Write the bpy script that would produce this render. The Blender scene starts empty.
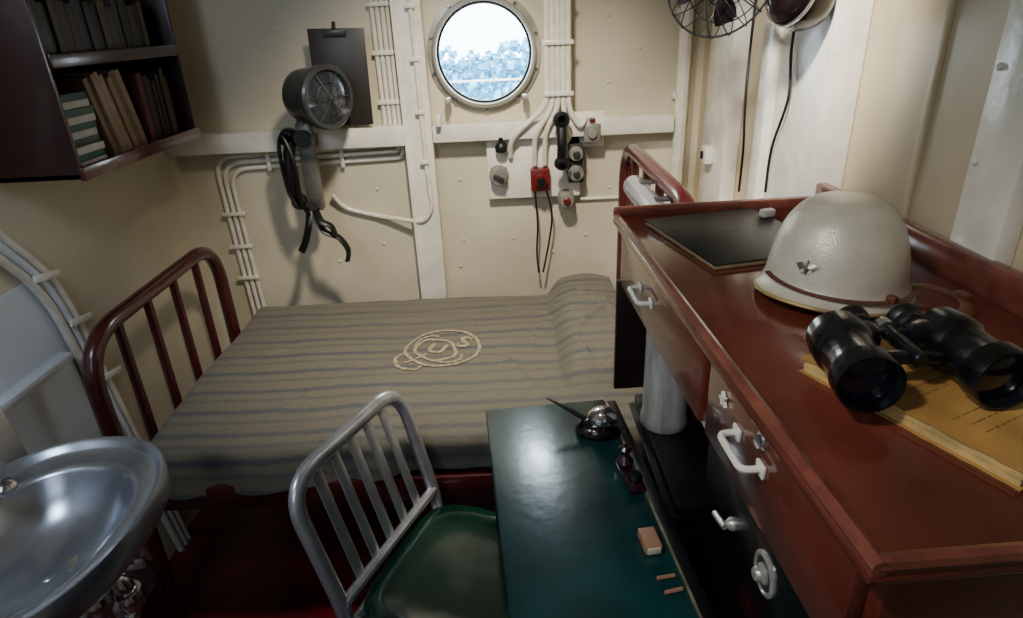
import bpy, bmesh, math, random
from mathutils import Vector, Matrix, noise
random.seed(4)
C = bpy.context.scene.collection
MATS = {}
def lin(c):
    return tuple(((v/255)/12.92 if v/255 <= .04045 else ((v/255+.055)/1.055)**2.4) for v in c)+(1,)
def mat(name, col, rough=.5, metal=0, var=.12, vs=8, bump=0, bs=60, coat=0, col2=None, stretch=None):
    if name in MATS: return MATS[name]
    m = bpy.data.materials.new(name); m.use_nodes = True
    n = m.node_tree.nodes; l = m.node_tree.links
    b = n['Principled BSDF']
    b.inputs['Roughness'].default_value = rough; b.inputs['Metallic'].default_value = metal
    b.inputs['Coat Weight'].default_value = coat; b.inputs['Coat Roughness'].default_value = .12
    tc = n.new('ShaderNodeTexCoord'); mp = n.new('ShaderNodeMapping')
    if stretch: mp.inputs['Scale'].default_value = stretch
    l.new(tc.outputs['Object'], mp.inputs['Vector'])
    nz = n.new('ShaderNodeTexNoise'); nz.inputs['Scale'].default_value = vs; nz.inputs['Detail'].default_value = 5
    l.new(mp.outputs[0], nz.inputs['Vector'])
    r = n.new('ShaderNodeValToRGB'); c = lin(col)
    c2 = lin(col2) if col2 else tuple(v*(1-var*2) for v in c[:3])+(1,)
    r.color_ramp.elements[0].position = .3; r.color_ramp.elements[0].color = c2
    r.color_ramp.elements[1].position = .65; r.color_ramp.elements[1].color = c
    l.new(nz.outputs['Fac'], r.inputs[0]); l.new(r.outputs[0], b.inputs['Base Color'])
    if bump:
        nb = n.new('ShaderNodeTexNoise'); nb.inputs['Scale'].default_value = bs; nb.inputs['Detail'].default_value = 3
        l.new(mp.outputs[0], nb.inputs['Vector'])
        bp = n.new('ShaderNodeBump'); bp.inputs['Strength'].default_value = bump; bp.inputs['Distance'].default_value = .01
        l.new(nb.outputs['Fac'], bp.inputs['Height']); l.new(bp.outputs[0], b.inputs['Normal'])
    MATS[name] = m; return m

wallp = mat('cream_paint', (216,206,182), .30, var=.11, vs=3, bump=.14, bs=14)
wallr = mat('ivory_paint', (208,192,158), .40, var=.1, vs=4, bump=.15, bs=18)
trimp = mat('white_trim_paint', (240,235,222), .26, var=.1, vs=14, bump=.15, bs=40)
pipep = mat('white_pipe_paint', (236,230,214), .3, var=.1, vs=30)
coolw = mat('cool_white_paint', (218,224,234), .32, var=.05, vs=6)
ceilp = mat('ceiling_paint', (190,182,165), .5, var=.05)
deck = mat('red_deck_paint', (96,12,24), .4, var=.25, vs=10, bump=.2, bs=50)
maroon = mat('maroon_enamel', (80,28,30), .24, var=.15, vs=10, coat=.5)
maroond = mat('dark_maroon_enamel', (48,16,18), .33, var=.12, vs=10, coat=.3)
dress = mat('red_brown_enamel', (108,52,40), .14, var=.3, vs=5, bump=.06, bs=22, coat=.8)
dressl = mat('red_brown_edge', (126,70,58), .22, var=.25, vs=25, coat=.5)
green = mat('green_linoleum', (20,68,68), .28, var=.32, vs=7, bump=.06, bs=40, coat=.2)
vinyl = mat('dark_green_vinyl', (12,58,40), .12, var=.25, vs=14, bump=.16, bs=12, coat=.9)
blackp = mat('black_paint', (14,14,16), .35, var=.2)
blackr = mat('black_rubber', (14,14,15), .42, var=.2)
alum = mat('brushed_aluminium', (224,227,234), .25, metal=.72, var=.12, vs=20)
chrome = mat('chrome', (225,225,230), .12, metal=.95, var=.05)
steel = mat('stainless_steel', (196,200,210), .24, metal=.82, var=.22, vs=9, stretch=(1,.25,1))
greyp = mat('grey_enamel', (66,66,66), .3, metal=.25, var=.15)
greyl = mat('light_grey_enamel', (150,146,136), .35, metal=.2, var=.2, vs=30)
hardw = mat('worn_silver_hardware', (206,202,194), .25, metal=.5, var=.2, vs=40)
whitem = mat('white_enamel', (232,228,218), .25, var=.06)
redp = mat('red_enamel', (116,28,26), .35, var=.2)
paper = mat('paper', (224,214,190), .7, var=.06)
oldp = mat('yellowed_paper', (196,154,84), .6, var=.35, vs=14, col2=(150,108,54))
leather = mat('brown_leather', (96,56,36), .45, var=.2, vs=40)
wood = mat('tan_wood', (176,128,98), .6, var=.15, vs=30)
linoutline = mat('bare_edge', (160,148,122), .4, metal=.4, var=.3, vs=30)

# ---------- mesh helpers ----------
def merge(bm, t, M=None):
    if M is not None: t.transform(M)
    me = bpy.data.meshes.new('t'); t.to_mesh(me); t.free(); bm.from_mesh(me); bpy.data.meshes.remove(me)
def box(bm, c, s, rot=None, bev=0, seg=2):
    t = bmesh.new(); bmesh.ops.create_cube(t, size=1); bmesh.ops.scale(t, vec=s, verts=t.verts)
    if bev: bmesh.ops.bevel(t, geom=t.edges[:], offset=bev, segments=seg, affect='EDGES', profile=.5)
    M = Matrix.Translation(c)
    if rot is not None: M = M @ rot
    merge(bm, t, M)
def bb(bm, a, b, bev=0):
    box(bm, [(a[i]+b[i])/2 for i in range(3)], [abs(b[i]-a[i]) for i in range(3)], None, bev)
def tube(bm, pts, r, seg=10, closed=False, flat=1.0):
    pts = [Vector(p) for p in pts]; N = len(pts)
    rs = r if isinstance(r, (list, tuple)) else [r]*N
    rings = []; nrm = None
    for i, p in enumerate(pts):
        if closed: t = pts[(i+1) % N]-pts[i-1]
        else: t = pts[min(i+1, N-1)]-pts[max(i-1, 0)]
        t.normalize()
        if nrm is None:
            up = Vector((0,0,1)) if abs(t.z) < .9 else Vector((1,0,0))
            nrm = t.cross(up).normalized()
        else:
            nrm = (nrm - t*nrm.dot(t)).normalized()
        bn = t.cross(nrm)
        rings.append([bm.verts.new(p+(nrm*math.cos(a)*rs[i] + bn*math.sin(a)*rs[i]*flat)) for a in [2*math.pi*k/seg for k in range(seg)]])
    for i in range(N if closed else N-1):
        A, B = rings[i], rings[(i+1) % N]
        for k in range(seg):
            bm.faces.new((A[k], A[(k+1) % seg], B[(k+1) % seg], B[k]))
    if not closed:
        bm.faces.new(rings[0][::-1]); bm.faces.new(rings[-1])
def fillet(pts, rad=.03, n=6):
    pts = [Vector(p) for p in pts]; out = [pts[0]]
    for i in range(1, len(pts)-1):
        a, b, c = pts[i-1], pts[i], pts[i+1]
        d1, d2 = (a-b), (c-b); k = min(rad, d1.length*.49, d2.length*.49)
        p, q = b+d1.normalized()*k, b+d2.normalized()*k
        for j in range(n+1):
            t = j/n; out.append(p*(1-t)**2 + b*2*t*(1-t) + q*t*t)
    out.append(pts[-1]); return out
def crom(pts, n=8, closed=False):
    pts = [Vector(p) for p in pts]; N = len(pts); out = []
    for i in range(N if closed else N-1):
        if closed: p0, p1, p2, p3 = pts[i-1], pts[i], pts[(i+1) % N], pts[(i+2) % N]
        else: p0, p1, p2, p3 = pts[max(i-1, 0)], pts[i], pts[i+1], pts[min(i+2, N-1)]
        for j in range(n):
            t = j/n
            out.append(.5*((2*p1)+(-p0+p2)*t+(2*p0-5*p1+4*p2-p3)*t*t+(-p0+3*p1-3*p2+p3)*t**3))
    if not closed: out.append(pts[-1])
    return out
def axis(o, d):
    d = Vector(d).normalized(); return Matrix.Translation(o) @ d.to_track_quat('Z', 'Y').to_matrix().to_4x4()
def lathe(bm, prof, M=None, seg=32, sx=1, sy=1):
    t = bmesh.new(); rings = []
    for r, z in prof:
        if r < 1e-5: rings.append([t.verts.new((0,0,z))])
        else: rings.append([t.verts.new((r*sx*math.cos(2*math.pi*k/seg), r*sy*math.sin(2*math.pi*k/seg), z)) for k in range(seg)])
    for A, B in zip(rings, rings[1:]):
        for k in range(seg):
            k2 = (k+1) % seg
            if len(A) == 1 and len(B) == 1: continue
            if len(A) == 1: t.faces.new((A[0], B[k], B[k2]))
            elif len(B) == 1: t.faces.new((A[k], A[k2], B[0]))
            else: t.faces.new((A[k], A[k2], B[k2], B[k]))
    bmesh.ops.recalc_face_normals(t, faces=t.faces[:])
    merge(bm, t, M)
def cyl(bm, a, b, r, seg=20, bev=.0015):
    a, b = Vector(a), Vector(b); L = (b-a).length
    e = min(bev, r*.3, L*.3)
    lathe(bm, [(0,0),(r-e,0),(r,e),(r,L-e),(r-e,L),(0,L)], axis(a, b-a), seg)
BASIS = {}
def finish(bm, name, m, sm=35):
    bmesh.ops.recalc_face_normals(bm, faces=bm.faces[:])
    me = bpy.data.meshes.new(name); bm.to_mesh(me); bm.free()
    for p in me.polygons: p.use_smooth = True
    me.set_sharp_from_angle(angle=math.radians(sm))
    me.materials.append(m)
    o = bpy.data.objects.new(name, me); C.objects.link(o); return o
def T(name, label, cat, loc=(0,0,0), rz=0, group=None, M=None):
    o = bpy.data.objects.new(name, None); o.empty_display_size = .05; C.objects.link(o)
    if M is None: M = Matrix.Translation(loc) @ Matrix.Rotation(rz, 4, 'Z')
    o.matrix_world = M; BASIS[o.name] = M.copy()
    o['label'] = label; o['category'] = cat
    if group: o['group'] = group
    return o
def P(bm, name, m, par, label=None, world=False, sm=35):
    if world:
        bm.transform(BASIS[par.name].inverted())
    o = finish(bm, name, m, sm); o.parent = par
    if label: o['label'] = label
    return o
def S(bm, name, m, label, cat, loc=None, group=None, sm=35):
    xs = [v.co for v in bm.verts]
    if loc is None:
        loc = Vector((sum(v.x for v in xs)/len(xs), sum(v.y for v in xs)/len(xs), min(v.z for v in xs)))
    loc = Vector(loc); bm.transform(Matrix.Translation(-loc))
    o = finish(bm, name, m, sm); o.location = loc; BASIS[o.name] = Matrix.Translation(loc)
    o['label'] = label; o['category'] = cat
    if group: o['group'] = group
    return o
def ST(bm, name, m, sm=35):
    o = finish(bm, name, m, sm); o['kind'] = 'structure'; return o
B = bmesh.new

# ---------- room ----------
XL, XR, YB, YF, ZC = -1.11, .66, 2.2, -.7, 2.15
PX, PZ, PR = -.05, 1.405, .150
b = B(); bb(b, (XL-.1,YF-.1,-.06), (XR+.1,YB+.1,0)); ST(b, 'floor', deck)
b = B(); bb(b, (XL-.1,YF-.1,ZC), (XR+.1,YB+.1,ZC+.06)); ST(b, 'ceiling', ceilp)
b = B(); bb(b, (XL-.1,YF,0), (XL,YB,ZC)); ST(b, 'wall_left', wallp)
b = B(); bb(b, (XR,YF,0), (XR+.1,YB,ZC)); ST(b, 'wall_right', wallr)
b = B(); bb(b, (XL-.1,YF-.1,0), (XR+.1,YF,ZC)); ST(b, 'wall_front', wallp)
b = B()
angs = sorted(set([2*math.pi*k/64 for k in range(64)] + [math.atan2(z-PZ, x-PX) % (2*math.pi) for x in (XL-.1, XR+.1) for z in (0, ZC)]))
lays = []
for y in (YB, YB+.05):
    ci, co = [], []
    for a in angs:
        dx, dz = math.cos(a), math.sin(a)
        ci.append(b.verts.new((PX+PR*dx, y, PZ+PR*dz)))
        ts = []
        if dx > 1e-9: ts.append((XR+.1-PX)/dx)
        if dx < -1e-9: ts.append((XL-.1-PX)/dx)
        if dz > 1e-9: ts.append((ZC-PZ)/dz)
        if dz < -1e-9: ts.append(-PZ/dz)
        t = min(ts); co.append(b.verts.new((PX+t*dx, y, PZ+t*dz)))
    lays.append((ci, co))
n = len(angs)
for k in range(n):
    k2 = (k+1) % n
    for ci, co in lays: b.faces.new((ci[k], ci[k2], co[k2], co[k]))
    b.faces.new((lays[0][0][k], lays[0][0][k2], lays[1][0][k2], lays[1][0][k]))
    b.faces.new((lays[0][1][k], lays[0][1][k2], lays[1][1][k2], lays[1][1][k]))
for (x, z) in [(-.82,.78),(-.62,.72),(-.45,.78),(-.72,.95),(-.45,.98),(-.16,.78),(.02,.78),(-.16,1.0),(.28,.78),(.36,.95),(.16,.72),(-.9,1.35),(-.7,1.3),(-.7,1.5),(-.9,1.5),(.35,1.3),(.35,1.5),(.45,1.4),(-.18,.68)]:
    lathe(b, [(.007,0),(.006,.002),(.003,.004),(0,.0045)], axis((x,YB,z), (0,-1,0)), 10)
ST(b, 'wall_back', wallp, 50)

# porthole window
w = bpy.data.objects.new('window_1', None); C.objects.link(w); w['kind'] = 'structure'
w.matrix_world = Matrix.Translation((PX,YB,PZ)); BASIS['window_1'] = Matrix.Translation((PX,YB,PZ))
b = B(); lathe(b, [(.150,.05),(.150,-.03),(.154,-.036),(.162,-.036),(.167,-.028),(.168,-.012),(.182,-.010),(.184,0),(.184,.004)], axis((PX,YB,PZ), (0,1,0)), 64)
P(b, 'window_frame', mat('porthole_paint', (176,173,162), .28, metal=.3, var=.2), w, world=True)
b = B(); lathe(b, [(.150,-.022),(.143,-.024),(.143,-.014),(.150,-.012)], axis((PX,YB,PZ), (0,1,0)), 64)
P(b, 'gasket', blackr, w, world=True)
for k in range(10):
    a = 2*math.pi*(k+.5)/10; b = B()
    lathe(b, [(0,.011),(.004,.011),(.006,.008),(.006,0)], axis((PX+.175*math.cos(a),YB-.010,PZ+.175*math.sin(a)), (0,-1,0)), 6)
    P(b, 'bolt', chrome, w, world=True)
for s in (-1, 1):
    b = B(); box(b, (PX+s*.125,YB-.045,PZ-.135), (.022,.03,.022), None, .005); cyl(b, (PX+s*.125,YB-.055,PZ-.135), (PX+s*.125,YB-.085,PZ-.135), .007)
    P(b, 'dog_latch', hardw, w, world=True)
g = bpy.data.materials.new('pane_glass'); g.use_nodes = True
nt = g.node_tree; nt.nodes.clear()
o_ = nt.nodes.new('ShaderNodeOutputMaterial'); mx = nt.nodes.new('ShaderNodeMixShader'); tr = nt.nodes.new('ShaderNodeBsdfTransparent'); gl = nt.nodes.new('ShaderNodeBsdfGlossy')
gl.inputs['Roughness'].default_value = .02; mx.inputs[0].default_value = .05
nt.links.new(tr.outputs[0], mx.inputs[1]); nt.links.new(gl.outputs[0], mx.inputs[2]); nt.links.new(mx.outputs[0], o_.inputs[0])
b = B(); lathe(b, [(0,-.018),(.145,-.018)], axis((PX,YB,PZ), (0,1,0)), 48); P(b, 'pane', g, w, world=True)

# wall trims
b = B(); bb(b, (-.322,YB-.055,0), (-.235,YB,ZC), .004); bb(b, (-.327,YB-.062,0), (-.318,YB-.05,ZC), .002); ST(b, 'trim_1', trimp)
b = B(); bb(b, (XL,YB-.07,1.135), (-.325,YB,1.2), .004); ST(b, 'trim_2', trimp)
b = B(); bb(b, (-.232,YB-.07,1.14), (.56,YB,1.195), .004); bb(b, (-.215,YB-.1,1.195), (-.2,YB-.05,1.23), .003); ST(b, 'trim_3', trimp)
b = B(); bb(b, (.615,1.80,0), (XR,2.0,ZC), .006); ST(b, 'trim_4', trimp)
b = B(); bb(b, (.595,1.22,0), (XR,1.46,ZC), .006); bb(b, (.575,1.44,0), (.6,1.49,ZC), .003); ST(b, 'trim_5', trimp)
b = B(); bb(b, (.632,.77,0), (XR,.86,ZC), .004)
for z in (1.18,1.3,1.42,1.54): lathe(b, [(.005,0),(.005,.003),(.003,.005),(0,.005)], axis((.632,.845,z), (-1,0,0)), 8)
ST(b, 'trim_6', trimp)
b = B(); bb(b, (.652,1.0,0), (XR,1.015,ZC), .002); ST(b, 'trim_7', wallr)
b = B(); bb(b, (XL,.35,.0), (XL+.006,1.42,1.0), .003); bb(b, (XL,.35,.79), (XL+.04,1.38,.812), .004); ST(b, 'trim_8', coolw)

# ---------- bed ----------
BX0, BX1, BY0, BY1, ZB = -.945, .385, 1.27, 2.08, .60
bed = T('bed', 'dark red tubular steel bunk bed along the white bulkhead', 'bed', ((BX0+BX1)/2,(BY0+BY1)/2,0))
b = B()
bb(b, (BX0,BY0,.40), (BX1,BY0+.03,.47), .006); bb(b, (BX0,BY1-.03,.40), (BX1,BY1,.47), .006)
bb(b, (BX0,BY0,.40), (BX0+.03,BY1,.47), .006); bb(b, (BX1-.03,BY0,.40), (BX1,BY1,.47), .006)
bb(b, (BX0+.03,BY0+.03,.43), (BX1-.03,BY1-.03,.445))
P(b, 'bed_frame', maroon, bed, world=True)
def endboard(X, top, y0, y1, name, nb):
    hb = bpy.data.objects.new(name, None); C.objects.link(hb); hb.parent = bed
    hb.matrix_local = Matrix.Identity(4); BASIS[hb.name] = BASIS[bed.name]
    b = B(); tube(b, fillet([(X,y0,0),(X,y0,top),(X,y1,top),(X,y1,0)], .14, 12), .021, 14); P(b, 'hoop', maroon, hb, world=True)
    b = B(); tube(b, [(X,y0,.5),(X,y1,.5)], .014); P(b, 'crossbar', maroon, hb, world=True)
    for k in range(nb):
        y = y0+(y1-y0)*(k+1)/(nb+1); b = B(); tube(b, [(X,y,.5),(X,y,top)], .0125, 8); P(b, 'spindle', maroon, hb, world=True)
    return hb
endboard(BX0-.01, .885, 1.26, 1.97, 'headboard', 4)
endboard(BX1+.01, 1.12, 1.29, 2.08, 'footboard', 4)
b = B(); bb(b, (BX1-.3,BY0+.005,0), (BX1-.27,BY0+.035,.41), .003); P(b, 'leg', maroond, bed, world=True)
b = B(); bb(b, (BX0+.04,BY0+.025,.447), (BX1-.025,BY1-.02,.583), .035)
P(b, 'mattress', mat('ticking_cloth', (40,36,36), .8), bed, 'dark grey mattress', world=True)

def sg(t): return 1/(1+math.exp(-max(-40, min(40, t))))
FOLDS = [(-.60,1.45,1.2,.10,.007,.011),(-.35,1.95,.35,.22,.006,.011),(.02,1.55,-.9,.16,.009,.013),(.10,1.85,1.35,.2,.009,.011),(-.75,1.75,.8,.14,.007,.011),(-.1,1.38,.15,.22,.007,.013),(-.5,1.62,-.3,.18,.005,.011),(.05,1.98,-.25,.2,.008,.011),(-.05,1.6,.9,.1,.006,.009),(-.45,1.42,.5,.12,.006,.010)]
PF = [(.24,1.75,1.2,.16,.012,.012),(.28,1.60,.6,.10,.011,.012),(.22,1.92,-.5,.12,.011,.012),(.30,1.85,2.2,.10,.010,.010),(.20,1.55,2.0,.08,.010,.010)]
def hgt(x, y):
    z = .009*noise.noise(Vector((x*4,y*4,0)))+.003*noise.noise(Vector((x*14,y*9,3)))
    for fx_, fy_, a, L, A_, W in FOLDS+PF:
        c, s = math.cos(a), math.sin(a); u = (x-fx_)*c+(y-fy_)*s; v = -(x-fx_)*s+(y-fy_)*c
        v += .02*math.sin(u*18)
        z += A_*math.exp(-(v/W)**2)*math.exp(-(u/L)**2)
    ex_ = .150+.02*noise.noise(Vector((0,y*6,5)))
    px = sg((x-ex_)/.014); py = sg((y-1.46-.02*noise.noise(Vector((x*12,0,8))))/.020)
    z += .078*px*py*(.8+.2*math.cos((y-1.8)*3.5))*(1-.5*sg((x-.36)/.02))
    z -= .010*math.exp(-((x-ex_+.02)/.012)**2)*py
    z += .012*noise.noise(Vector((x*8,y*6,7)))*px
    return z
def bend(s, r=.035):
    if s <= 0: return s, 0
    q = math.pi/2*r
    if s < q: return r*math.sin(s/r), r*(1-math.cos(s/r))
    return r, r+(s-q)
def blank(u, v):
    ex, dx = bend(BX0+.055-u); ey, dy = bend(BY0+.03-v)
    x = BX0+.055-ex; y = BY0+.03-ey
    if dx+dy > 0:
        k = min(1, (dx+dy)/.08)
        if ey > 0: y += .012*k*math.sin(x*24+noise.noise(Vector((x*5,0,0)))*4)+.004*k
        if ex > 0: x -= .008*k*math.sin(y*20)
    d = max(dx, dy)+min(dx, dy)*.15
    return Vector((x, y, .592+hgt(x, y)*(1 if d < .03 else max(.2, 1-(d-.03)*12))-d))
b = B(); NU, NV = 210, 140
u0, u1, v1 = BX0+.055-.13, BX1-.03, BY1+.03
def hem(u):
    return BY0+.03-(.136+.030*sg((-.55-u)/.05)-.022*sg((u+.15)/.1)+.018*noise.noise(Vector((u*6,1,0))))
rows = []
for j in range(NV+1):
    row = []
    for i in range(NU+1):
        u = u0+(u1-u0)*i/NU; v0 = hem(u); row.append(b.verts.new(blank(u, v0+(v1-v0)*j/NV)))
    rows.append(row)
for j in range(NV):
    for i in range(NU): b.faces.new((rows[j][i], rows[j][i+1], rows[j+1][i+1], rows[j+1][i]))
bl = bpy.data.materials.new('striped_wool'); bl.use_nodes = True
n_ = bl.node_tree.nodes; l_ = bl.node_tree.links; pb = n_['Principled BSDF']; pb.inputs['Roughness'].default_value = .85
pb.inputs['Sheen Weight'].default_value = .1
tc = n_.new('ShaderNodeTexCoord'); sp = n_.new('ShaderNodeSeparateXYZ'); l_.new(tc.outputs['Object'], sp.inputs[0])
az = n_.new('ShaderNodeMath'); az.operation = 'ADD'; l_.new(sp.outputs['Y'], az.inputs[0]); l_.new(sp.outputs['Z'], az.inputs[1])
m1 = n_.new('ShaderNodeMath'); m1.operation = 'MULTIPLY'; m1.inputs[1].default_value = 10; l_.new(az.outputs[0], m1.inputs[0])
nn = n_.new('ShaderNodeTexNoise'); nn.inputs['Scale'].default_value = 4; nn.inputs['Detail'].default_value = 5; l_.new(tc.outputs['Object'], nn.inputs['Vector'])
ma = n_.new('ShaderNodeMath'); ma.operation = 'MULTIPLY_ADD'; ma.inputs[1].default_value = .5; l_.new(nn.outputs['Fac'], ma.inputs[0]); l_.new(m1.outputs[0], ma.inputs[2])
fr = n_.new('ShaderNodeMath'); fr.operation = 'FRACT'; l_.new(ma.outputs[0], fr.inputs[0])
rp = n_.new('ShaderNodeValToRGB'); e = rp.color_ramp.elements; rp.color_ramp.interpolation = 'EASE'
base = lin((112,106,90)); dk = lin((76,79,86)); md = lin((92,91,87))
e[0].position = 0; e[0].color = base; e[1].position = 1; e[1].color = base
for p_, c_ in ((.10,base),(.17,md),(.23,md),(.31,base),(.50,base),(.60,dk),(.69,dk),(.80,base)):
    q = e.new(p_); q.color = c_
l_.new(fr.outputs[0], rp.inputs[0])
n3 = n_.new('ShaderNodeTexNoise'); n3.inputs['Scale'].default_value = 3; n3.inputs['Detail'].default_value = 6; l_.new(tc.outputs['Object'], n3.inputs['Vector'])
mr = n_.new('ShaderNodeMapRange'); mr.inputs[1].default_value = .3; mr.inputs[2].default_value = .75; mr.inputs[3].default_value = 0; mr.inputs[4].default_value = .7
l_.new(n3.outputs['Fac'], mr.inputs[0])
mf = n_.new('ShaderNodeMix'); mf.data_type = 'RGBA'; l_.new(mr.outputs[0], mf.inputs['Factor']); l_.new(rp.outputs[0], mf.inputs[6]); mf.inputs[7].default_value = lin((102,98,87))
n2 = n_.new('ShaderNodeTexNoise'); n2.inputs['Scale'].default_value = 140; l_.new(tc.outputs['Object'], n2.inputs['Vector'])
mxx = n_.new('ShaderNodeMix'); mxx.data_type = 'RGBA'; mxx.blend_type = 'MULTIPLY'; mxx.inputs['Factor'].default_value = .4
l_.new(mf.outputs[2], mxx.inputs[6]); l_.new(n2.outputs['Fac'], mxx.inputs[7])
hs = n_.new('ShaderNodeHueSaturation'); hs.inputs['Saturation'].default_value = .95; hs.inputs['Value'].default_value = 1.3
l_.new(mxx.outputs[2], hs.inputs['Color']); l_.new(hs.outputs[0], pb.inputs['Base Color'])
bp = n_.new('ShaderNodeBump'); bp.inputs['Strength'].default_value = .25; bp.inputs['Distance'].default_value = .004
l_.new(n2.outputs['Fac'], bp.inputs['Height']); l_.new(bp.outputs[0], pb.inputs['Normal'])
blanket = S(b, 'blanket', bl, 'grey-olive striped wool blanket with stenciled oval emblem, spread over the bunk', 'blanket', sm=180)
b = B()
def drape(x, y): return Vector((x, y, .5950+hgt(x, y)))
EC = Vector((-.215,1.725)); ER = math.radians(28)
def eloc(u, v):
    return drape(EC.x+u*math.cos(ER)-v*math.sin(ER), EC.y+u*math.sin(ER)+v*math.cos(ER))
def ribbon(pts, wd, closed=False):
    P2 = [Vector((p[0],p[1])) for p in pts]; N = len(P2); vs = []
    for i in range(N):
        t = (P2[(i+1) % N]-P2[i-1]) if closed else (P2[min(i+1,N-1)]-P2[max(i-1,0)])
        t.normalize(); nn_ = Vector((-t.y, t.x))*wd/2*(1+.35*math.sin(i*2.1))
        a, c = P2[i]+nn_, P2[i]-nn_
        vs.append((b.verts.new(eloc(a.x,a.y)), b.verts.new(eloc(c.x,c.y))))
    for i in range(N if closed else N-1):
        A, D = vs[i], vs[(i+1) % N]; b.faces.new((A[0],A[1],D[1],D[0]))
ell = lambda rx, ry, ox=0, k=72, wb=.04: [(ox+rx*(1+wb*math.sin(6.28*i/k*5))*math.cos(2*math.pi*i/k), ry*(1+wb*math.sin(6.28*i/k*5))*math.sin(2*math.pi*i/k)) for i in range(k)]
ribbon(ell(.112,.116,0,90,.02), .010, True); ribbon(ell(.058,.074,-.024,80,.05), .010, True)
def seg2(pts, wd=.007):
    q = [Vector((p[0],p[1],0)) for p in pts]; ribbon([(p.x,p.y) for p in crom(q, 6)], wd)
seg2([(-.135,-.030),(-.09,-.022),(-.06,-.014)], .010)
seg2([(-.120,-.085),(-.158,-.045),(-.150,.010),(-.120,.030)], .011)
seg2([(-.120,-.085),(-.100,-.070)], .009); seg2([(-.120,.030),(-.104,.018)], .009)
seg2([(-.06,-.062),(-.03,-.094),(.01,-.095),(.03,-.07)], .009); seg2([(-.07,.055),(-.04,.09),(.0,.096),(.02,.075)], .009)
def stencil(txt, u, v, size, rot):
    cu = bpy.data.curves.new('f', 'FONT'); cu.body = txt; cu.size = size; cu.align_x = 'CENTER'; cu.align_y = 'CENTER'; cu.resolution_u = 3
    cu.offset = .0022
    ob = bpy.data.objects.new('f', cu); C.objects.link(ob); bpy.context.view_layer.update()
    me = bpy.data.meshes.new_from_object(ob.evaluated_get(bpy.context.evaluated_depsgraph_get()))
    bpy.data.objects.remove(ob)
    t = bmesh.new(); t.from_mesh(me); bmesh.ops.triangulate(t, faces=t.faces[:])
    for vv in t.verts:
        x, y = vv.co.x, vv.co.y
        vv.co = eloc(u+x*math.cos(rot)-y*math.sin(rot), v+x*math.sin(rot)+y*math.cos(rot))
    merge(b, t)
stencil('U', -.020, .0, .085, -ER-.3); stencil('S', .070, -.005, .095, -ER-.3)
P(b, 'emblem', mat('stencil_ink', (186,174,140), .9, var=.25, vs=60), blanket, 'pale stenciled oval anchor emblem', world=True, sm=180)

# ---------- dresser ----------
DX0, DX1, DY0, DY1, DZ, DB = .218, .622, .33, 1.19, 1.142, 1.010
dr = T('dresser', 'red-brown enamelled steel dresser top unit with drawers and raised lip', 'dresser', ((DX0+DX1)/2,(DY0+DY1)/2,.74))
b = B(); bb(b, (DX0-.012,DY0-.012,DZ-.016), (DX1,DY1+.012,DZ), .006)
P(b, 'dresser_top', dress, dr, world=True)
b = B()
bb(b, (DX1-.018,DY0-.012,DZ-.002), (DX1+.004,DY1+.012,DZ+.045), .005)
bb(b, (DX0-.012,DY1-.004,DZ-.002), (DX1,DY1+.012,DZ+.020), .005)
tube(b, [(DX0-.005,DY0-.012,DZ+.003),(DX0-.005,DY1+.01,DZ+.003)], .007, 8)
tube(b, [(DX0-.005,DY0-.006,DZ+.003),(DX1,DY0-.006,DZ+.003)], .007, 8)
P(b, 'raised_lip', dressl, dr, world=True)
b = B(); bb(b, (DX0+.012,DY0,DB), (DX1,DY1,DZ-.014), .003)
P(b, 'carcass', dress, dr, world=True)
b = B(); bb(b, (DX0-.004,DY1-.012,.76), (DX1,DY1,DB+.004), .003); bb(b, (DX1-.02,DY0,.76), (DX1,DY1,DB+.004), .002)
P(b, 'end_panel', mat('dark_brown_enamel', (40,22,20), .4), dr, 'dark brown end panel', world=True)
b = B(); bb(b, (DX0+.010,.60,DB-.012), (DX0+.020,1.08,DB+.001), .002); P(b, 'bottom_edge', whitem, dr, world=True)
def bow_handle(par, x, y, z, L):
    b = B(); tube(b, fillet([(x,y-L/2,z),(x-.022,y-L/2,z),(x-.022,y+L/2,z),(x,y+L/2,z)], .010, 5), .0040, 8)
    for s in (-1, 1): box(b, (x-.002,y+s*L/2,z), (.004,.018,.015), None, .0015)
    P(b, 'handle', whitem, par, 'white bow handle', world=True)
for (y0, y1, hy, hz, hl) in ((.685,1.165,.965,1.075,.070),(.345,.665,.535,1.083,.062)):
    d = bpy.data.objects.new('drawer', None); C.objects.link(d); d.parent = dr; BASIS[d.name] = BASIS[dr.name]
    b = B(); bb(b, (DX0-.002,y0,DB+.003), (DX0+.013,y1,DZ-.020), .004); P(b, 'drawer_front', dress, d, world=True)
    bow_handle(d, DX0-.002, hy, hz, hl)
b = B(); M = axis((DX0-.003,.608,1.098), (-1,0,0))
t = bmesh.new(); vs = [t.verts.new((.010*(1 if k % 2 else .45)*math.cos(k*math.pi/5), .010*(1 if k % 2 else .45)*math.sin(k*math.pi/5), 0)) for k in range(10)]
f = t.faces.new(vs); r_ = bmesh.ops.extrude_face_region(t, geom=[f]); bmesh.ops.translate(t, vec=(0,0,.004), verts=[v for v in r_['geom'] if isinstance(v, bmesh.types.BMVert)])
merge(b, t, M); P(b, 'star_latch', whitem, dr, 'white star-shaped latch plate', world=True)
b = B(); lathe(b, [(.010,0),(.010,.004),(.007,.005),(.007,.008),(0,.008)], axis((DX0-.002,.508,1.114), (-1,0,0)), 20); P(b, 'lock', chrome, dr, 'round chrome lock', world=True)
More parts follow.
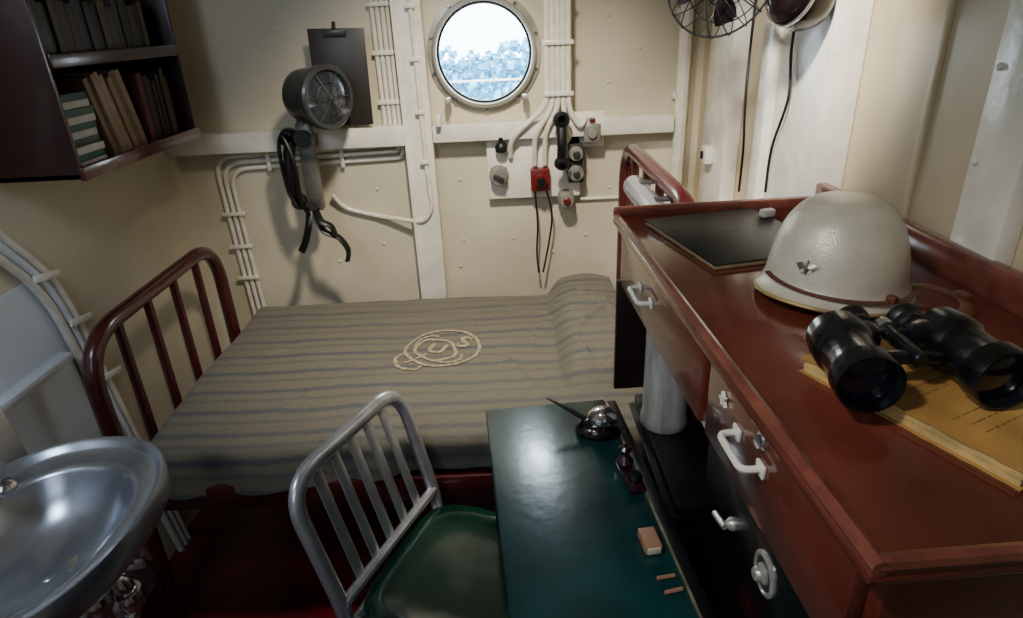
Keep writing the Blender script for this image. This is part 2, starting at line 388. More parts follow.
pv = Matrix.Translation((.218,1.19,0)); dr.matrix_world = pv @ Matrix.Rotation(math.radians(2.2), 4, 'Z') @ pv.inverted() @ BASIS['dresser']

# lower black base + safe + post
lb = T('base_cabinet', 'black painted steel base cabinet under the dresser', 'cabinet', (.43,.98,0))
b = B(); bb(b, (.285,.84,0), (.62,1.185,.735), .004); bb(b, (.250,.83,.710), (.62,1.19,.719), .003); bb(b, (.262,.83,.72), (.62,1.19,.74), .004); P(b, 'body', blackp, lb, world=True)
b = B(); bb(b, (.276,.87,.45), (.288,1.15,.70), .003); P(b, 'door', blackp, lb, world=True)
sf = T('safe', 'black steel safe with combination dial and lever handle', 'safe', (.45,.57,0))
b = B(); bb(b, (.30,.30,0), (.60,.82,1.002), .006); P(b, 'body', blackp, sf, world=True)
b = B(); bb(b, (.290,.33,.765), (.301,.79,.985), .005); P(b, 'door', mat('black_gloss', (20,20,22), .25, coat=.4), sf, world=True)
b = B(); lathe(b, [(.028,0),(.028,.003),(.025,.005),(.023,.005),(.022,.003),(.017,.003),(0,.003)], axis((.29,.555,.884), (-1,0,0)), 40); P(b, 'dial_ring', hardw, sf, 'silver dial ring', world=True)
b = B(); lathe(b, [(.021,.0032),(.017,.0034),(.012,.0034)], axis((.29,.555,.884), (-1,0,0)), 40); P(b, 'dial_face', greyp, sf, 'grey dial face', world=True)
b = B(); lathe(b, [(.014,.002),(.013,.006),(.010,.008),(.009,.013),(.007,.015),(0,.015)], axis((.29,.555,.884), (-1,0,0)), 32); P(b, 'combination_dial', hardw, sf, 'silver combination knob', world=True)
b = B(); lathe(b, [(.010,0),(.009,.005),(.005,.009),(.005,.014),(0,.014)], axis((.29,.665,.858), (-1,0,0)), 20); tube(b, [(.277,.660,.858),(.275,.695,.851)], .0045, 8); P(b, 'lever_handle', hardw, sf, 'silver lever handle', world=True)
b = B(); lathe(b, [(0,0),(.046,0),(.048,.004),(.047,.02),(.044,.03),(.0435,.24),(.044,.266),(0,.266)], Matrix.Translation((.300,1.08,.7405)), 28)
S(b, 'support_post', mat('worn_white_paint', (190,188,184), .5, var=.3, vs=30, stretch=(1,1,.2), bump=.2, bs=30), 'worn white painted round post beneath the drawer', 'post')

# ---------- desk ----------
dk_ = T('desk', 'green linoleum topped steel pull-out desk with black edge', 'desk', (.103,.76,0), math.radians(4.8))
b = B(); bb(b, (-.136,-.42,.728), (.120,.39,.75), .003); P(b, 'desk_top', green, dk_)
b = B(); bb(b, (.120,-.42,.726), (.124,.39,.752), .001); P(b, 'edge_strip', linoutline, dk_, 'worn metal edge strip')
b = B(); bb(b, (.124,-.42,.722), (.146,.39,.745), .003); bb(b, (-.131,-.415,.655), (.142,.385,.728), .004); P(b, 'apron', blackp, dk_)
for (x, y) in ((-.116,.365),(-.116,-.395),(.127,-.395),(.127,.365)):
    b = B(); bb(b, (x-.014,y-.016,0), (x+.014,y+.016,.66), .003); P(b, 'leg', blackp, dk_)

ph = T('pen_holder', 'black desk pen stand with chrome ink cap and slanted pen', 'pen holder', (.163,1.045,.7505))
b = B(); lathe(b, [(0,0),(.045,0),(.048,.006),(.044,.016),(.034,.024),(.02,.028),(0,.028)], None, 32, 1, .8); P(b, 'base', mat('black_bakelite', (20,14,18), .15, coat=.5), ph)
b = B(); lathe(b, [(.027,.022),(.029,.028),(.028,.036),(.02,.044),(.008,.048),(0,.0485)], Matrix.Translation((.006,.002,0)), 28); P(b, 'ink_cap', chrome, ph, 'domed chrome cap')
b = B(); tube(b, [(-.022,.006,.022),(-.05,.02,.034),(-.10,.045,.052)], [.006,.005,.0015], 8); P(b, 'pen', blackr, ph)
st = T('rubber_stamp', 'small dark red desk stamp holder on green desk', 'stamp', (.196,.905,.7525), math.radians(8))
b = B(); box(b, (0,-.01,.006), (.03,.085,.012), None, .004); P(b, 'base', mat('plum_bakelite', (50,20,36), .2, coat=.5), st)
b = B(); lathe(b, [(0,.012),(.014,.012),(.016,.018),(.012,.024),(.007,.03),(.007,.036),(.011,.040),(.012,.045),(.007,.050),(0,.051)], Matrix.Translation((-.002,.018,0)), 20); P(b, 'knob', MATS['plum_bakelite'], st)
b = B(); lathe(b, [(0,.012),(.012,.012),(.013,.018),(.009,.026),(0,.028)], Matrix.Translation((.001,-.028,0)), 20); P(b, 'inkwell', blackp, st)
mb = T('matchbox', 'small tan wooden matchbox on the desk', 'box', (.197,.74,.7505), math.radians(6))
b = B(); box(b, (0,0,.009), (.026,.042,.016), None, .0015); P(b, 'sleeve', wood, mb)
b = B(); box(b, (0,-.001,.009), (.021,.044,.012), None, .001); P(b, 'tray', paper, mb, 'pale inner tray')
for (x, y, a) in ((.207,.675,8), (.212,.650,12)):
    b = B(); cyl(b, (-.014,0,.003), (.014,0,.003), .003, 10)
    o = finish(b, 'wooden_stick', wood); o.location = (x,y,.7505); o.rotation_euler = (0,0,math.radians(a)); o['label'] = 'short tan wooden stick on the desk'; o['category'] = 'stick'; o['group'] = 'sticks on the desk'

# ---------- chair ----------
ch = T('chair', 'brushed aluminium slat-back chair with dark green vinyl seat', 'chair', (-.104,.980,0), math.radians(-24))
b = B()
tube(b, fillet([(-.215,-.19,0),(-.185,-.18,.43),(-.267,-.186,.745),(-.267,.186,.745),(-.185,.18,.43),(-.215,.19,0)], .085, 10), .0172, 14, flat=.8)
P(b, 'back_frame', alum, ch)
for s in (-1, 1):
    b = B(); tube(b, crom([(.175,s*.17,.425),(.195,s*.178,.3),(.205,s*.185,0)], 5), [.015]*11, 12); P(b, 'front_leg', alum, ch)
    b = B(); tube(b, [(-.197,s*.182,.2),(.198,s*.181,.2)], .009, 10); P(b, 'stretcher', alum, ch)
b = B()
for x in (-.185,.175): tube(b, [(x,-.17,.418),(x,.17,.418)], .012, 10)
for s in (-1, 1): tube(b, [(-.185,s*.172,.418),(.175,s*.17,.418)], .012, 10)
P(b, 'seat_frame', alum, ch)
b = B(); tube(b, [(-.194,-.178,.475),(-.194,.178,.475)], .012, 10); P(b, 'lower_rail', alum, ch)
for k in range(5):
    y = -.112+.224*k/4; b = B()
    box(b, (-.231,y,.609), (.005,.026,.275), Matrix.Rotation(math.radians(-14.5), 4, 'Y'), .002); P(b, 'slat', alum, ch)
b = B(); rings = []; NS = 40
for (s, z) in ((.0,.446),(.5,.445),(.8,.448),(.93,.456),(.985,.45),(1,.438),(.98,.428),(.9,.425),(0,.425)):
    if s == 0: rings.append([b.verts.new((0,0,z))]); continue
    ring = []
    for k in range(NS):
        a = 2*math.pi*k/NS; ca, sa = math.cos(a), math.sin(a); e_ = 2/4.2
        ring.append(b.verts.new((.195*s*math.copysign(abs(ca)**e_, ca), .188*s*math.copysign(abs(sa)**e_, sa), z)))
    rings.append(ring)
for A, D in zip(rings, rings[1:]):
    for k in range(NS):
        k2 = (k+1) % NS
        if len(A) == 1: b.faces.new((A[0], D[k], D[k2]))
        elif len(D) == 1: b.faces.new((A[k], A[k2], D[0]))
        else: b.faces.new((A[k], A[k2], D[k2], D[k]))
P(b, 'seat', vinyl, ch, 'glossy dark green vinyl seat', sm=60)

# ---------- sink ----------
sk = T('sink', 'stainless steel wash basin with raised metal back and push taps', 'sink', (-.85,.77,.66))
def ringset(bm, cx, cy, rx, ry, prof, ex=2.5, seg=56):
    rings = []
    for s, z in prof:
        if s == 0: rings.append([bm.verts.new((cx,cy,z))]); continue
        r = []
        for k in range(seg):
            a = 2*math.pi*k/seg; ca, sa = math.cos(a), math.sin(a); e_ = 2/ex
            r.append(bm.verts.new((cx+rx*s*math.copysign(abs(ca)**e_, ca), cy+ry*s*math.copysign(abs(sa)**e_, sa), z)))
        rings.append(r)
    for A, D in zip(rings, rings[1:]):
        for k in range(seg):
            k2 = (k+1) % seg
            if len(A) == 1: bm.faces.new((A[0], D[k], D[k2]))
            elif len(D) == 1: bm.faces.new((A[k], A[k2], D[0]))
            else: bm.faces.new((A[k], A[k2], D[k2], D[k]))
b = B(); zs = .80
ringset(b, -.775, .775, .178, .235, [(0,zs-.095),(.08,zs-.094),(.35,zs-.086),(.52,zs-.070),(.66,zs-.034),(.71,zs-.014),(.74,zs-.006),(.78,zs-.005),(.89,zs-.003),(.93,zs+.003),(.955,zs+.012),(.985,zs+.015),(1,zs+.006),(1.0,zs-.022),(.985,zs-.035),(.92,zs-.03),(.78,zs-.035),(.68,zs-.06),(.5,zs-.095),(.2,zs-.110),(0,zs-.110)], 2.35)
P(b, 'basin', steel, sk, world=True, sm=60)
b = B(); box(b, (-.925,.77,zs+.055), (.014,.43,.17), Matrix.Rotation(math.radians(-6), 4, 'Y'), .006); P(b, 'backsplash', steel, sk, world=True)
b = B(); bb(b, (XL+.001,.56,zs-.16), (-.925,.98,zs-.01), .008); P(b, 'wall_bracket', steel, sk, world=True)
b = B(); lathe(b, [(0,.003),(.007,.003),(.011,.002),(.013,0)], Matrix.Translation((-.775,.775,zs-.0948)), 24); P(b, 'drain', steel, sk, world=True)
for y in (.72,.845):
    b = B(); tube(b, crom([(-.918,y,zs+.03),(-.885,y,zs+.035),(-.850,y,zs+.022)], 5), .010, 12); lathe(b, [(.013,0),(.017,.006),(.017,.014),(.012,.02),(0,.022)], axis((-.850,y,zs+.026), (.3,0,1)), 20)
    P(b, 'tap', chrome, sk, world=True)
b = B(); tube(b, fillet([(-.74,.80,zs-.09),(-.74,.80,.50),(-.74,.87,.50),(-.74,.87,.60),(-1.09,.87,.60)], .035, 8), .018, 14)
lathe(b, [(.026,0),(.03,.01),(.03,.025),(.026,.035),(.02,.035)], Matrix.Translation((-.74,.80,.6)), 12); lathe(b, [(.026,0),(.03,.01),(.03,.025),(.026,.035),(.02,.035)], Matrix.Translation((-.74,.87,.53)), 12)
P(b, 'drain_trap', chrome, sk, world=True)
b = B(); tube(b, fillet([(-.70,.90,zs-.05),(-.70,.90,.62),(-.74,.95,.55),(-1.09,.95,.52)], .03), .010, 10); P(b, 'supply_pipe', chrome, sk, world=True)

# ---------- conduits ----------
def conduit(pts, r=.008, rad=.04, label='white painted electrical conduit fixed to the bulkhead', cat='pipe', m=pipep, name='conduit', group=None):
    b = B(); tube(b, fillet(pts, rad), r, 10); return S(b, name, m, label, cat, group=group)
def clamp(c, s):
    b = B(); box(b, c, s, None, .003); S(b, 'pipe_clamp', trimp, 'white painted metal strap holding conduits to the wall', 'clamp', group='conduit clamps')
for k in range(3):
    o = k*.021; y = YB-.010
    conduit([(-.965+o,y,.45),(-.985+o,y,1.115-o),(-.375+o*.7,y,1.115-o+.015),(-.372+o*.7,y,1.128)], .0075, .07, group='conduits running under the shelf beam')
for z in (.68,.80,.92): clamp((-.956,YB-.020,z), (.080,.008,.014))
for x in (-.8,-.55): clamp((x,YB-.020,1.10), (.014,.008,.07))
for k in range(4):
    x = -.392+k*.0165
    conduit([(x,YB-.012,ZC-.01),(x,YB-.012,1.2005)], .0075, group='vertical conduits beside the frame')
for z in (1.27,1.42,1.56): clamp((-.367,YB-.022,z), (.078,.008,.014))
conduit([(-.60,YB-.03,.975),(-.57,YB-.012,.92),(-.45,YB-.012,.885),(-.29,YB-.063,.872),(-.256,YB-.063,.92),(-.262,YB-.063,1.05),(-.268,YB-.063,ZC-.02)], .008, .05)
for z in (1.08,1.24,1.4,1.55): clamp((-.266,YB-.073,z), (.03,.008,.014))
for k, (x1, xm, z1) in enumerate(((.02,.05,1.08),(.10,.112,1.05),(.135,.14,1.05),(.215,.205,1.13),(.27,.25,1.19))):
    x = .146+k*.0165
    conduit([(x,YB-.085,ZC-.01),(x,YB-.085,1.245-.004*k),(xm,YB-.085,1.17),(x1,YB-.070,1.13 if k < 3 else z1+.01),(x1,YB-.048,z1)], .0085, .05, group='conduits dropping to the electrical panel')
for z in (1.28,1.43,1.56): clamp((.180,YB-.097,z), (.095,.008,.014))
conduit([(.585,YB-.045,ZC-.01),(.585,YB-.045,.0)], .021, label='thick white painted vertical pipe in the corner')
for z in (1.25,1.5): clamp((.585,YB-.012,z), (.05,.024,.02))
conduit([(.26,YB-.008,.915),(.56,YB-.008,.915)], .006)
for k in range(3):
    o = k*.024
    conduit([(XL+.018,.75,1.33-o),(XL+.018,1.27-o*.5,1.20-o),(XL+.018,1.44-o,.98-o*.3),(XL+.018,1.60-o,.0)], .0105, .10, m=coolw if k % 2 else pipep, group='conduits on the side wall')
for (y, z) in ((1.46,.86),(1.50,.68),(1.40,1.0)):
    b = B(); box(b, (XL+.031,y,z), (.008,.085,.018), Matrix.Rotation(math.radians(-10), 4, 'X'), .003); S(b, 'pipe_clamp', trimp, 'white painted metal strap holding conduits to the wall', 'clamp', group='conduit clamps')

# ---------- electrical panel ----------
ep = T('electrical_panel', 'white wall-mounted electrical panel with switches and red receptacle', 'electrical panel', (.11,YB-.03,.94))
b = B(); bb(b, (-.06,YB-.036,.935), (.255,YB-.028,1.155), .003); bb(b, (.215,YB-.036,1.10), (.335,YB-.028,1.215), .003)
for x in (-.03,.2): 
    for z in (.97,1.12): cyl(b, (x,YB-.03,z), (x,YB,z), .006, 8)
P(b, 'mounting_plate', trimp, ep, world=True)
def fitting(x, z, r, m, name, label, d=.045):
    b = B(); y = YB-.036
    lathe(b, [(r*1.15,0),(r*1.15,.008),(r,.012),(r,d-.006),(r*.88,d),(r*.5,d+.002),(0,d+.002)], axis((x,y,z), (0,-1,0)), 24)
    for k in range(4):
        a = math.pi/4+k*math.pi/2; box(b, (x+r*1.05*math.cos(a), y-.006, z+r*1.05*math.sin(a)), (.012,.010,.012), None, .002)
    P(b, name, m, ep, label, world=True)
fitting(-.022,1.02,.029,greyl,'rotary_switch','grey round rotary switch')
b = B(); box(b, (-.022,YB-.088,1.02), (.042,.016,.012), Matrix.Rotation(.5, 4, 'Y'), .004); P(b, 'switch_lever', greyp, ep, world=True)
b = B(); lathe(b, [(0,0),(.02,.004),(.021,.018),(.014,.03),(.008,.034),(.007,.05),(0,.05)], axis((-.01,YB-.06,1.10), (0,-.2,1)), 20); P(b, 'cord_plug', blackr, ep, 'black cord plug', world=True)
b = B(); bb(b, (.085,YB-.075,.965), (.15,YB-.036,1.04), .005); cyl(b, (.118,YB-.075,1.003), (.118,YB-.095,1.003), .022); P(b, 'receptacle', redp, ep, 'red receptacle', world=True)
b = B(); cyl(b, (.118,YB-.09,1.003), (.118,YB-.104,1.003), .015); P(b, 'receptacle_cap', blackr, ep, 'black cap', world=True)
b = B(); bb(b, (.212,YB-.060,.985), (.266,YB-.028,1.115), .006); P(b, 'switch_box', greyp, ep, 'grey junction box', world=True)
for (x, z, r, m) in ((.238,1.085,.024,greyp),(.238,1.020,.026,greyp),(.205,.930,.026,redp)):
    fitting(x, z, r, greyl, 'push_switch', 'grey round switch')
    b = B(); lathe(b, [(.012,0),(.012,.006),(.008,.009),(0,.009)], axis((x,YB-.083,z), (0,-1,0)), 16); P(b, 'button', m, ep, world=True)
b = B(); bb(b, (.262,YB-.075,1.12), (.32,YB-.036,1.18), .006); lathe(b, [(.016,0),(.015,.01),(0,.012)], axis((.29,YB-.075,1.15), (0,-1,0)), 16); P(b, 'breaker_box', greyl, ep, world=True)
b = B(); bb(b, (.280,YB-.08,1.185), (.300,YB-.05,1.197), .004); P(b, 'indicator', redp, ep, 'red indicator', world=True)
hs_ = T('telephone_handset', 'black telephone handset hanging on the electrical panel', 'telephone', (.185,YB-.10,1.06))
b = B(); tube(b, crom([(.185,YB-.125,1.08),(.185,YB-.140,1.13),(.185,YB-.125,1.19)], 6), .012, 12, flat=1.3)
P(b, 'grip', blackr, hs_, world=True)
b = B(); lathe(b, [(0,0),(.024,.0),(.028,.012),(.024,.026),(.012,.034)], axis((.185,YB-.110,1.20), (0,-1,.25)), 20); P(b, 'earpiece', blackr, hs_, world=True)
b = B(); lathe(b, [(0,0),(.020,.0),(.025,.012),(.020,.026),(.01,.03)], axis((.185,YB-.110,1.07), (0,-1,-.25)), 20); P(b, 'mouthpiece', blackr, hs_, world=True)
for pts in ([(.098,YB-.06,.962),(.105,YB-.06,.85),(.10,YB-.055,.74),(.105,YB-.06,.665)], [(.138,YB-.06,.962),(.155,YB-.06,.88),(.145,YB-.05,.78),(.12,YB-.06,.665)]):
    b = B(); tube(b, crom(pts, 8), .0035, 8); P(b, 'power_cord', blackr, ep, 'thin black hanging cord', world=True)

# ---------- clipboard ----------
cb = T('clipboard', 'dark clipboard hanging on the bulkhead', 'clipboard', (-.505,YB-.076,1.21))
b = B(); box(b, (-.500,YB-.081,1.355), (.172,.006,.285), Matrix.Rotation(math.radians(1.5), 4, 'Y'), .002); P(b, 'board', mat('dark_board', (50,46,44), .4), cb, world=True)
b = B(); box(b, (-.500,YB-.089,1.485), (.07,.012,.02), None, .003); cyl(b, (-.500,YB-.091,1.495), (-.500,YB-.078,1.515), .006); P(b, 'clip', greyp, cb, world=True)

# ---------- signal lamp ----------
sl = T('signal_lamp', 'grey drum signal lamp with round glass above the bunk', 'lamp', (-.60,YB-.03,.95))
ax = Vector((.80,-.60,-.02)).normalized(); o0 = Vector((-.594,2.030,1.315))
b = B(); lathe(b, [(0,-.05),(.03,-.048),(.058,-.035),(.076,-.01),(.080,.015),(.080,.085),(.084,.088),(.084,.094)], axis(o0, ax), 44)
P(b, 'housing', greyp, sl, world=True)
b = B(); lathe(b, [(.080,.080),(.090,.082),(.093,.088),(.093,.106),(.088,.112),(.078,.111),(.076,.100)], axis(o0, ax), 48)
P(b, 'bezel', mat('bezel_metal', (78,78,80), .28, metal=.5), sl, world=True)
b = B(); lathe(b, [(0,.112),(.04,.109),(.077,.101)], axis(o0, ax), 40); P(b, 'lens', mat('dark_lens', (50,58,68), .06, metal=.3, coat=1), sl, world=True)
M = axis(o0, ax); b = B()
for k in range(3):
    a = k*math.pi/3; tube(b, [M @ Vector((.078*math.cos(a),.078*math.sin(a),.109)), M @ Vector((0,0,.119)), M @ Vector((-.078*math.cos(a),-.078*math.sin(a),.109))], .0012, 6)
tube(b, [M @ Vector((.045*math.cos(2*math.pi*k/28), .045*math.sin(2*math.pi*k/28), .1145)) for k in range(28)], .0012, 6, closed=True)
P(b, 'grille', greyp, sl, world=True)
b = B(); bb(b, (-.648,2.04,.955), (-.600,2.075,1.235), .006); bb(b, (-.645,2.05,1.15), (-.605,YB-.068,1.19), .004)
cyl(b, (-.625,2.058,1.225), (-.625,2.058,1.25), .02); P(b, 'bracket', mat('worn_grey_metal', (130,128,122), .4, metal=.4, var=.3), sl, world=True)
for z, r in ((1.19,.026),(.98,.018)):
    b = B(); cyl(b, (-.625,2.04,z), (-.625,2.015,z), r); P(b, 'pivot', greyp, sl, world=True)
b = B(); tube(b, crom([(-.670,2.040,1.18),(-.682,2.03,1.10),(-.678,2.04,1.0)], 6), [.018]*13, 12); P(b, 'handset_grip', blackr, sl, 'black handset grip', world=True)
b = B(); lathe(b, [(0,0),(.026,0),(.032,.012),(.030,.03),(.014,.040)], axis((-.675,2.07,1.19), (.1,-1,0)), 20); P(b, 'earpiece', blackr, sl, 'black earpiece', world=True)
b = B(); lathe(b, [(0,0),(.022,0),(.027,.012),(.024,.028),(.012,.034)], axis((-.680,2.07,.985), (.1,-1,0)), 20); P(b, 'mouthpiece', blackr, sl, 'black mouthpiece', world=True)
b = B(); tube(b, crom([(-.675,2.02,.97),(-.700,2.03,1.03),(-.705,2.03,1.15),(-.685,2.02,1.20),(-.655,2.0,1.12),(-.655,2.0,1.0),(-.64,2.01,.95)], 8), .006, 8); P(b, 'cord', blackr, sl, 'black cord loop', world=True)
for pts in ([(-.64,2.03,.975),(-.645,2.0,.92),(-.665,2.0,.865),(-.685,2.0,.83)], [(-.63,2.03,.97),(-.60,2.0,.90),(-.555,2.0,.875),(-.53,2.0,.83),(-.538,2.0,.79)], [(-.625,2.03,.965),(-.60,1.99,.935),(-.57,1.99,.915),(-.56,1.99,.88)]):
    b = B(); tube(b, crom(pts, 8), .012, 8, flat=.35); P(b, 'strap', blackr, sl, 'black rubber strap', world=True)

# ---------- reading lamp at the footboard ----------
rl = T('reading_lamp', 'shiny silver cylindrical bunk reading lamp on the bed end', 'lamp', (.350,1.50,1.04))
b = B(); cyl(b, (.350,1.33,1.072), (.350,1.72,1.072), .030, 32, .008); P(b, 'shade', mat('polished_silver', (210,216,226), .18, metal=.75), rl, world=True)
for y in (1.45,1.62):
    b = B(); box(b, (.364,y,1.104), (.036,.03,.006), None, .002); P(b, 'bracket', greyp, rl, world=True)

# ---------- bookshelf ----------
bs = T('bookshelf', 'dark maroon steel wall bookshelf above the bunk', 'bookshelf', (-1.0,1.66,1.2))
fx, y0, y1, z0, z1 = -.905, 1.37, 1.95, 1.225, 1.80
b = B(); bb(b, (XL+.001,y0,z0), (XL+.012,y1,z1)); bb(b, (XL+.001,y0,z0), (fx,y0+.014,z1), .003); bb(b, (XL+.001,y1-.014,z0), (fx,y1,z1), .003)
bb(b, (XL+.001,y0,z0), (fx,y1,z0+.014), .003); bb(b, (XL+.001,y0,z1-.014), (fx,y1,z1), .003); P(b, 'case', maroond, bs, world=True)
b = B(); bb(b, (XL+.012,y0+.014,1.452), (fx-.008,y1-.014,1.466), .002); P(b, 'shelf', maroond, bs, world=True)
b = B(); bb(b, (fx-.006,y0,z0-.004), (fx+.008,y1,z0+.026), .004); P(b, 'front_lip', maroon, bs, world=True)
b = B(); bb(b, (fx-.006,y0+.014,1.447), (fx+.004,y1-.014,1.475), .003); P(b, 'shelf_lip', maroond, bs, world=True)
def book(M, th, dp, ht, col, group, label):
    m = mat('cover_%d_%d_%d' % col, col, .6, var=.12, vs=30)
    b = B(); bb(b, (-dp,-th/2,0), (0,-th/2+.002,ht)); bb(b, (-dp,th/2-.002,0), (0,th/2,ht)); bb(b, (-.003,-th/2,0), (0.001,th/2,ht), .0005)
    o = finish(b, 'book', m); o.matrix_world = M; o['label'] = label; o['category'] = 'book'; o['group'] = group
    b = B(); bb(b, (-dp+.003,-th/2+.002,.003), (-.003,th/2-.002,ht-.003)); p = finish(b, 'pages', paper); p.parent = o
Zs = z0+.0145
stackc = [(200,196,184),(40,84,66),(198,194,184),(56,70,60),(190,188,176),(36,80,70),(196,194,184),(60,90,72),(190,186,176),(44,70,60)]
zz = Zs
for i, c in enumerate(stackc):
    th = .0150
    M = Matrix.Translation((fx-.014-random.random()*.010,1.394+random.random()*.004,zz+th/2)) @ Matrix.Rotation(math.radians(-90), 4, 'X')
    book(M, th, .14, .110, c, 'books stacked flat on the shelf', 'thin pale covered book in a flat stack' if c[0] > 150 else 'thin green covered book in a flat stack'); zz += th+.0005
cols = [(120,94,66),(134,108,78),(150,128,98),(128,102,70),(106,78,52),(142,120,88),(90,40,34),(50,34,28),(46,44,34),(58,38,30),(40,38,34),(70,52,30),(44,34,30)]
y = 1.548
for i, c in enumerate(cols):
    th = .017+random.random()*.012; ht = .165+random.random()*.03 if i < 6 else .15+random.random()*.03
    lean = math.radians(14) if i < 6 else 0
    if i == 6: y += .018
    if y+th > 1.93: break
    M = Matrix.Translation((fx-.012-random.random()*.012, y+th/2, Zs+(th/2*math.sin(lean)))) @ Matrix.Rotation(lean, 4, 'X')
    book(M, th, .15, ht, c, 'books standing on the lower shelf', 'tan clothbound book leaning on the shelf' if i < 6 else 'dark clothbound book standing on the shelf'); y += th/math.cos(lean)+.0015
y = 1.40
for i in range(15):
    th = .02+random.random()*.016
    if y+th > 1.93: break
    c = random.choice([(48,30,28),(60,54,44),(40,44,40),(80,64,46),(36,28,30)])
    book(Matrix.Translation((fx-.014-random.random()*.01, y+th/2, 1.4665)), th, .14, .10+random.random()*.05, c, 'books standing on the upper shelf', 'dark clothbound book standing on the upper shelf'); y += th+.0015

# ---------- fan ----------
fan = T('fan', 'black wall fan with wire cage and dark motor housing', 'fan', (.58,1.28,1.5))
fa = Vector((-.62,-.76,.15)).normalized(); fc = Vector((.415,1.325,1.556)); M = axis(fc, fa)
b = B()
for k in range(20):
    a = 2*math.pi*k/20; c, s = math.cos(a), math.sin(a)
    tube(b, crom([M @ Vector((.02*c,.02*s,.045)), M @ Vector((.065*c,.065*s,.04)), M @ Vector((.100*c,.100*s,.012)), M @ Vector((.104*c,.104*s,-.010)), M @ Vector((.075*c,.075*s,-.036)), M @ Vector((.03*c,.03*s,-.045))], 4), .0012, 5)
for r, z in ((.02,.045),(.045,.043),(.104,0),(.075,-.036),(.045,-.042)): tube(b, [M @ Vector((r*math.cos(2*math.pi*k/40), r*math.sin(2*math.pi*k/40), z)) for k in range(40)], .0022 if r > .1 else .0013, 6, closed=True)
P(b, 'wire_cage', mat('cage_wire', (36,32,32), .35, metal=.5), fan, world=True)
for k in range(4):
    b = B(); a0 = k*math.pi/2+.3
    t = bmesh.new(); g_ = []
    for i in range(6):
        r = .015+.070*i/5; row = []
        for j in range(6):
            a = a0+(j/5-.5)*(.35+.45*math.sin(i/5*2.6)); row.append(t.verts.new((r*math.cos(a), r*math.sin(a), .010*(j/5-.5)*2)))
        g_.append(row)
    for i in range(5):
        for j in range(5): t.faces.new((g_[i][j], g_[i+1][j], g_[i+1][j+1], g_[i][j+1]))
    merge(b, t, M); P(b, 'blade', mat('dark_blade', (34,30,32), .25, metal=.6), fan, world=True)
b = B(); cyl(b, M @ Vector((0,0,-.046)), M @ Vector((0,0,.025)), .016); P(b, 'hub', blackp, fan, world=True)
ma_ = Vector((-.86,-.30,.30)).normalized(); M2f = axis(Vector((.548,1.255,1.512)), ma_)
b = B(); lathe(b, [(0,-.042),(.025,-.040),(.044,-.030),(.053,-.012),(.055,.010),(.053,.035),(.040,.052),(.018,.060),(0,.062)], M2f, 32); P(b, 'motor', mat('fan_motor', (26,17,18), .2, metal=.3, coat=.6), fan, 'glossy near-black motor housing', world=True)
b = B(); lathe(b, [(.0545,.022),(.0562,.024),(.0562,.028),(.0535,.030)], M2f, 32); P(b, 'trim_ring', chrome, fan, 'chrome trim ring', world=True)
b = B(); tube(b, crom([Vector((.510,1.262,1.535)), Vector((.475,1.33,1.56)), M @ Vector((0,0,-.040))], 6), .010, 10); P(b, 'arm', blackp, fan, world=True)
mt = Vector((.572,1.255,1.512))
b = B(); tube(b, [mt, (.594,mt.y+.02,mt.z+.01)], .014, 10); lathe(b, [(0,0),(.03,0),(.026,.010),(0,.012)], axis((.594,mt.y+.02,mt.z+.01), (-1,0,0)), 20)
P(b, 'wall_mount', blackp, fan, world=True)
for pts in ([(.56,1.50,1.75),(.555,1.51,1.45),(.55,1.49,1.3),(.56,1.50,1.2),(.59,1.58,1.08)], [(.585,1.36,1.50),(.587,1.37,1.42),(.585,1.35,1.33),(.585,1.40,1.22),(.587,1.41,1.12)]):
    b = B(); tube(b, crom(pts, 8), .003, 8); P(b, 'cord', blackr, fan, 'thin black hanging cord', world=True)
sw = T('wall_switch', 'small white switch box on the side wall', 'switch', (.60,1.88,1.08))
b = B(); box(b, (.602,1.90,1.11), (.026,.05,.05), None, .005); P(b, 'box', trimp, sw, world=True)
b = B(); box(b, (.587,1.90,1.11), (.008,.012,.022), None, .002); P(b, 'toggle', blackr, sw, world=True)

# ---------- things on dresser ----------
Z0 = DZ+.0005
fd = T('folder', 'black leather folder with worn tan edges on the dresser', 'folder', (.385,1.035,Z0), math.radians(12))
b = B(); bb(b, (-.106,-.126,0), (.11,.13,.002), .0008); P(b, 'back_cover', mat('tan_card', (130,94,58), .6, var=.3, vs=30), fd)
b = B(); bb(b, (-.103,-.123,.002), (.105,.122,.006)); P(b, 'papers', mat('aged_paper_edge', (180,164,132), .7, var=.2), fd)
b = B(); bb(b, (-.105,-.125,.006), (.112,.13,.009), .0012); P(b, 'front_cover', mat('black_cover', (38,42,38), .38, var=.4, vs=14, bump=.1, bs=60), fd)
b = B(); box(b, (.475,1.12,Z0+.017), (.026,.016,.014), Matrix.Rotation(.3, 4, 'Z'), .003); S(b, 'eraser', whitem, 'small white block on the folder', 'eraser')

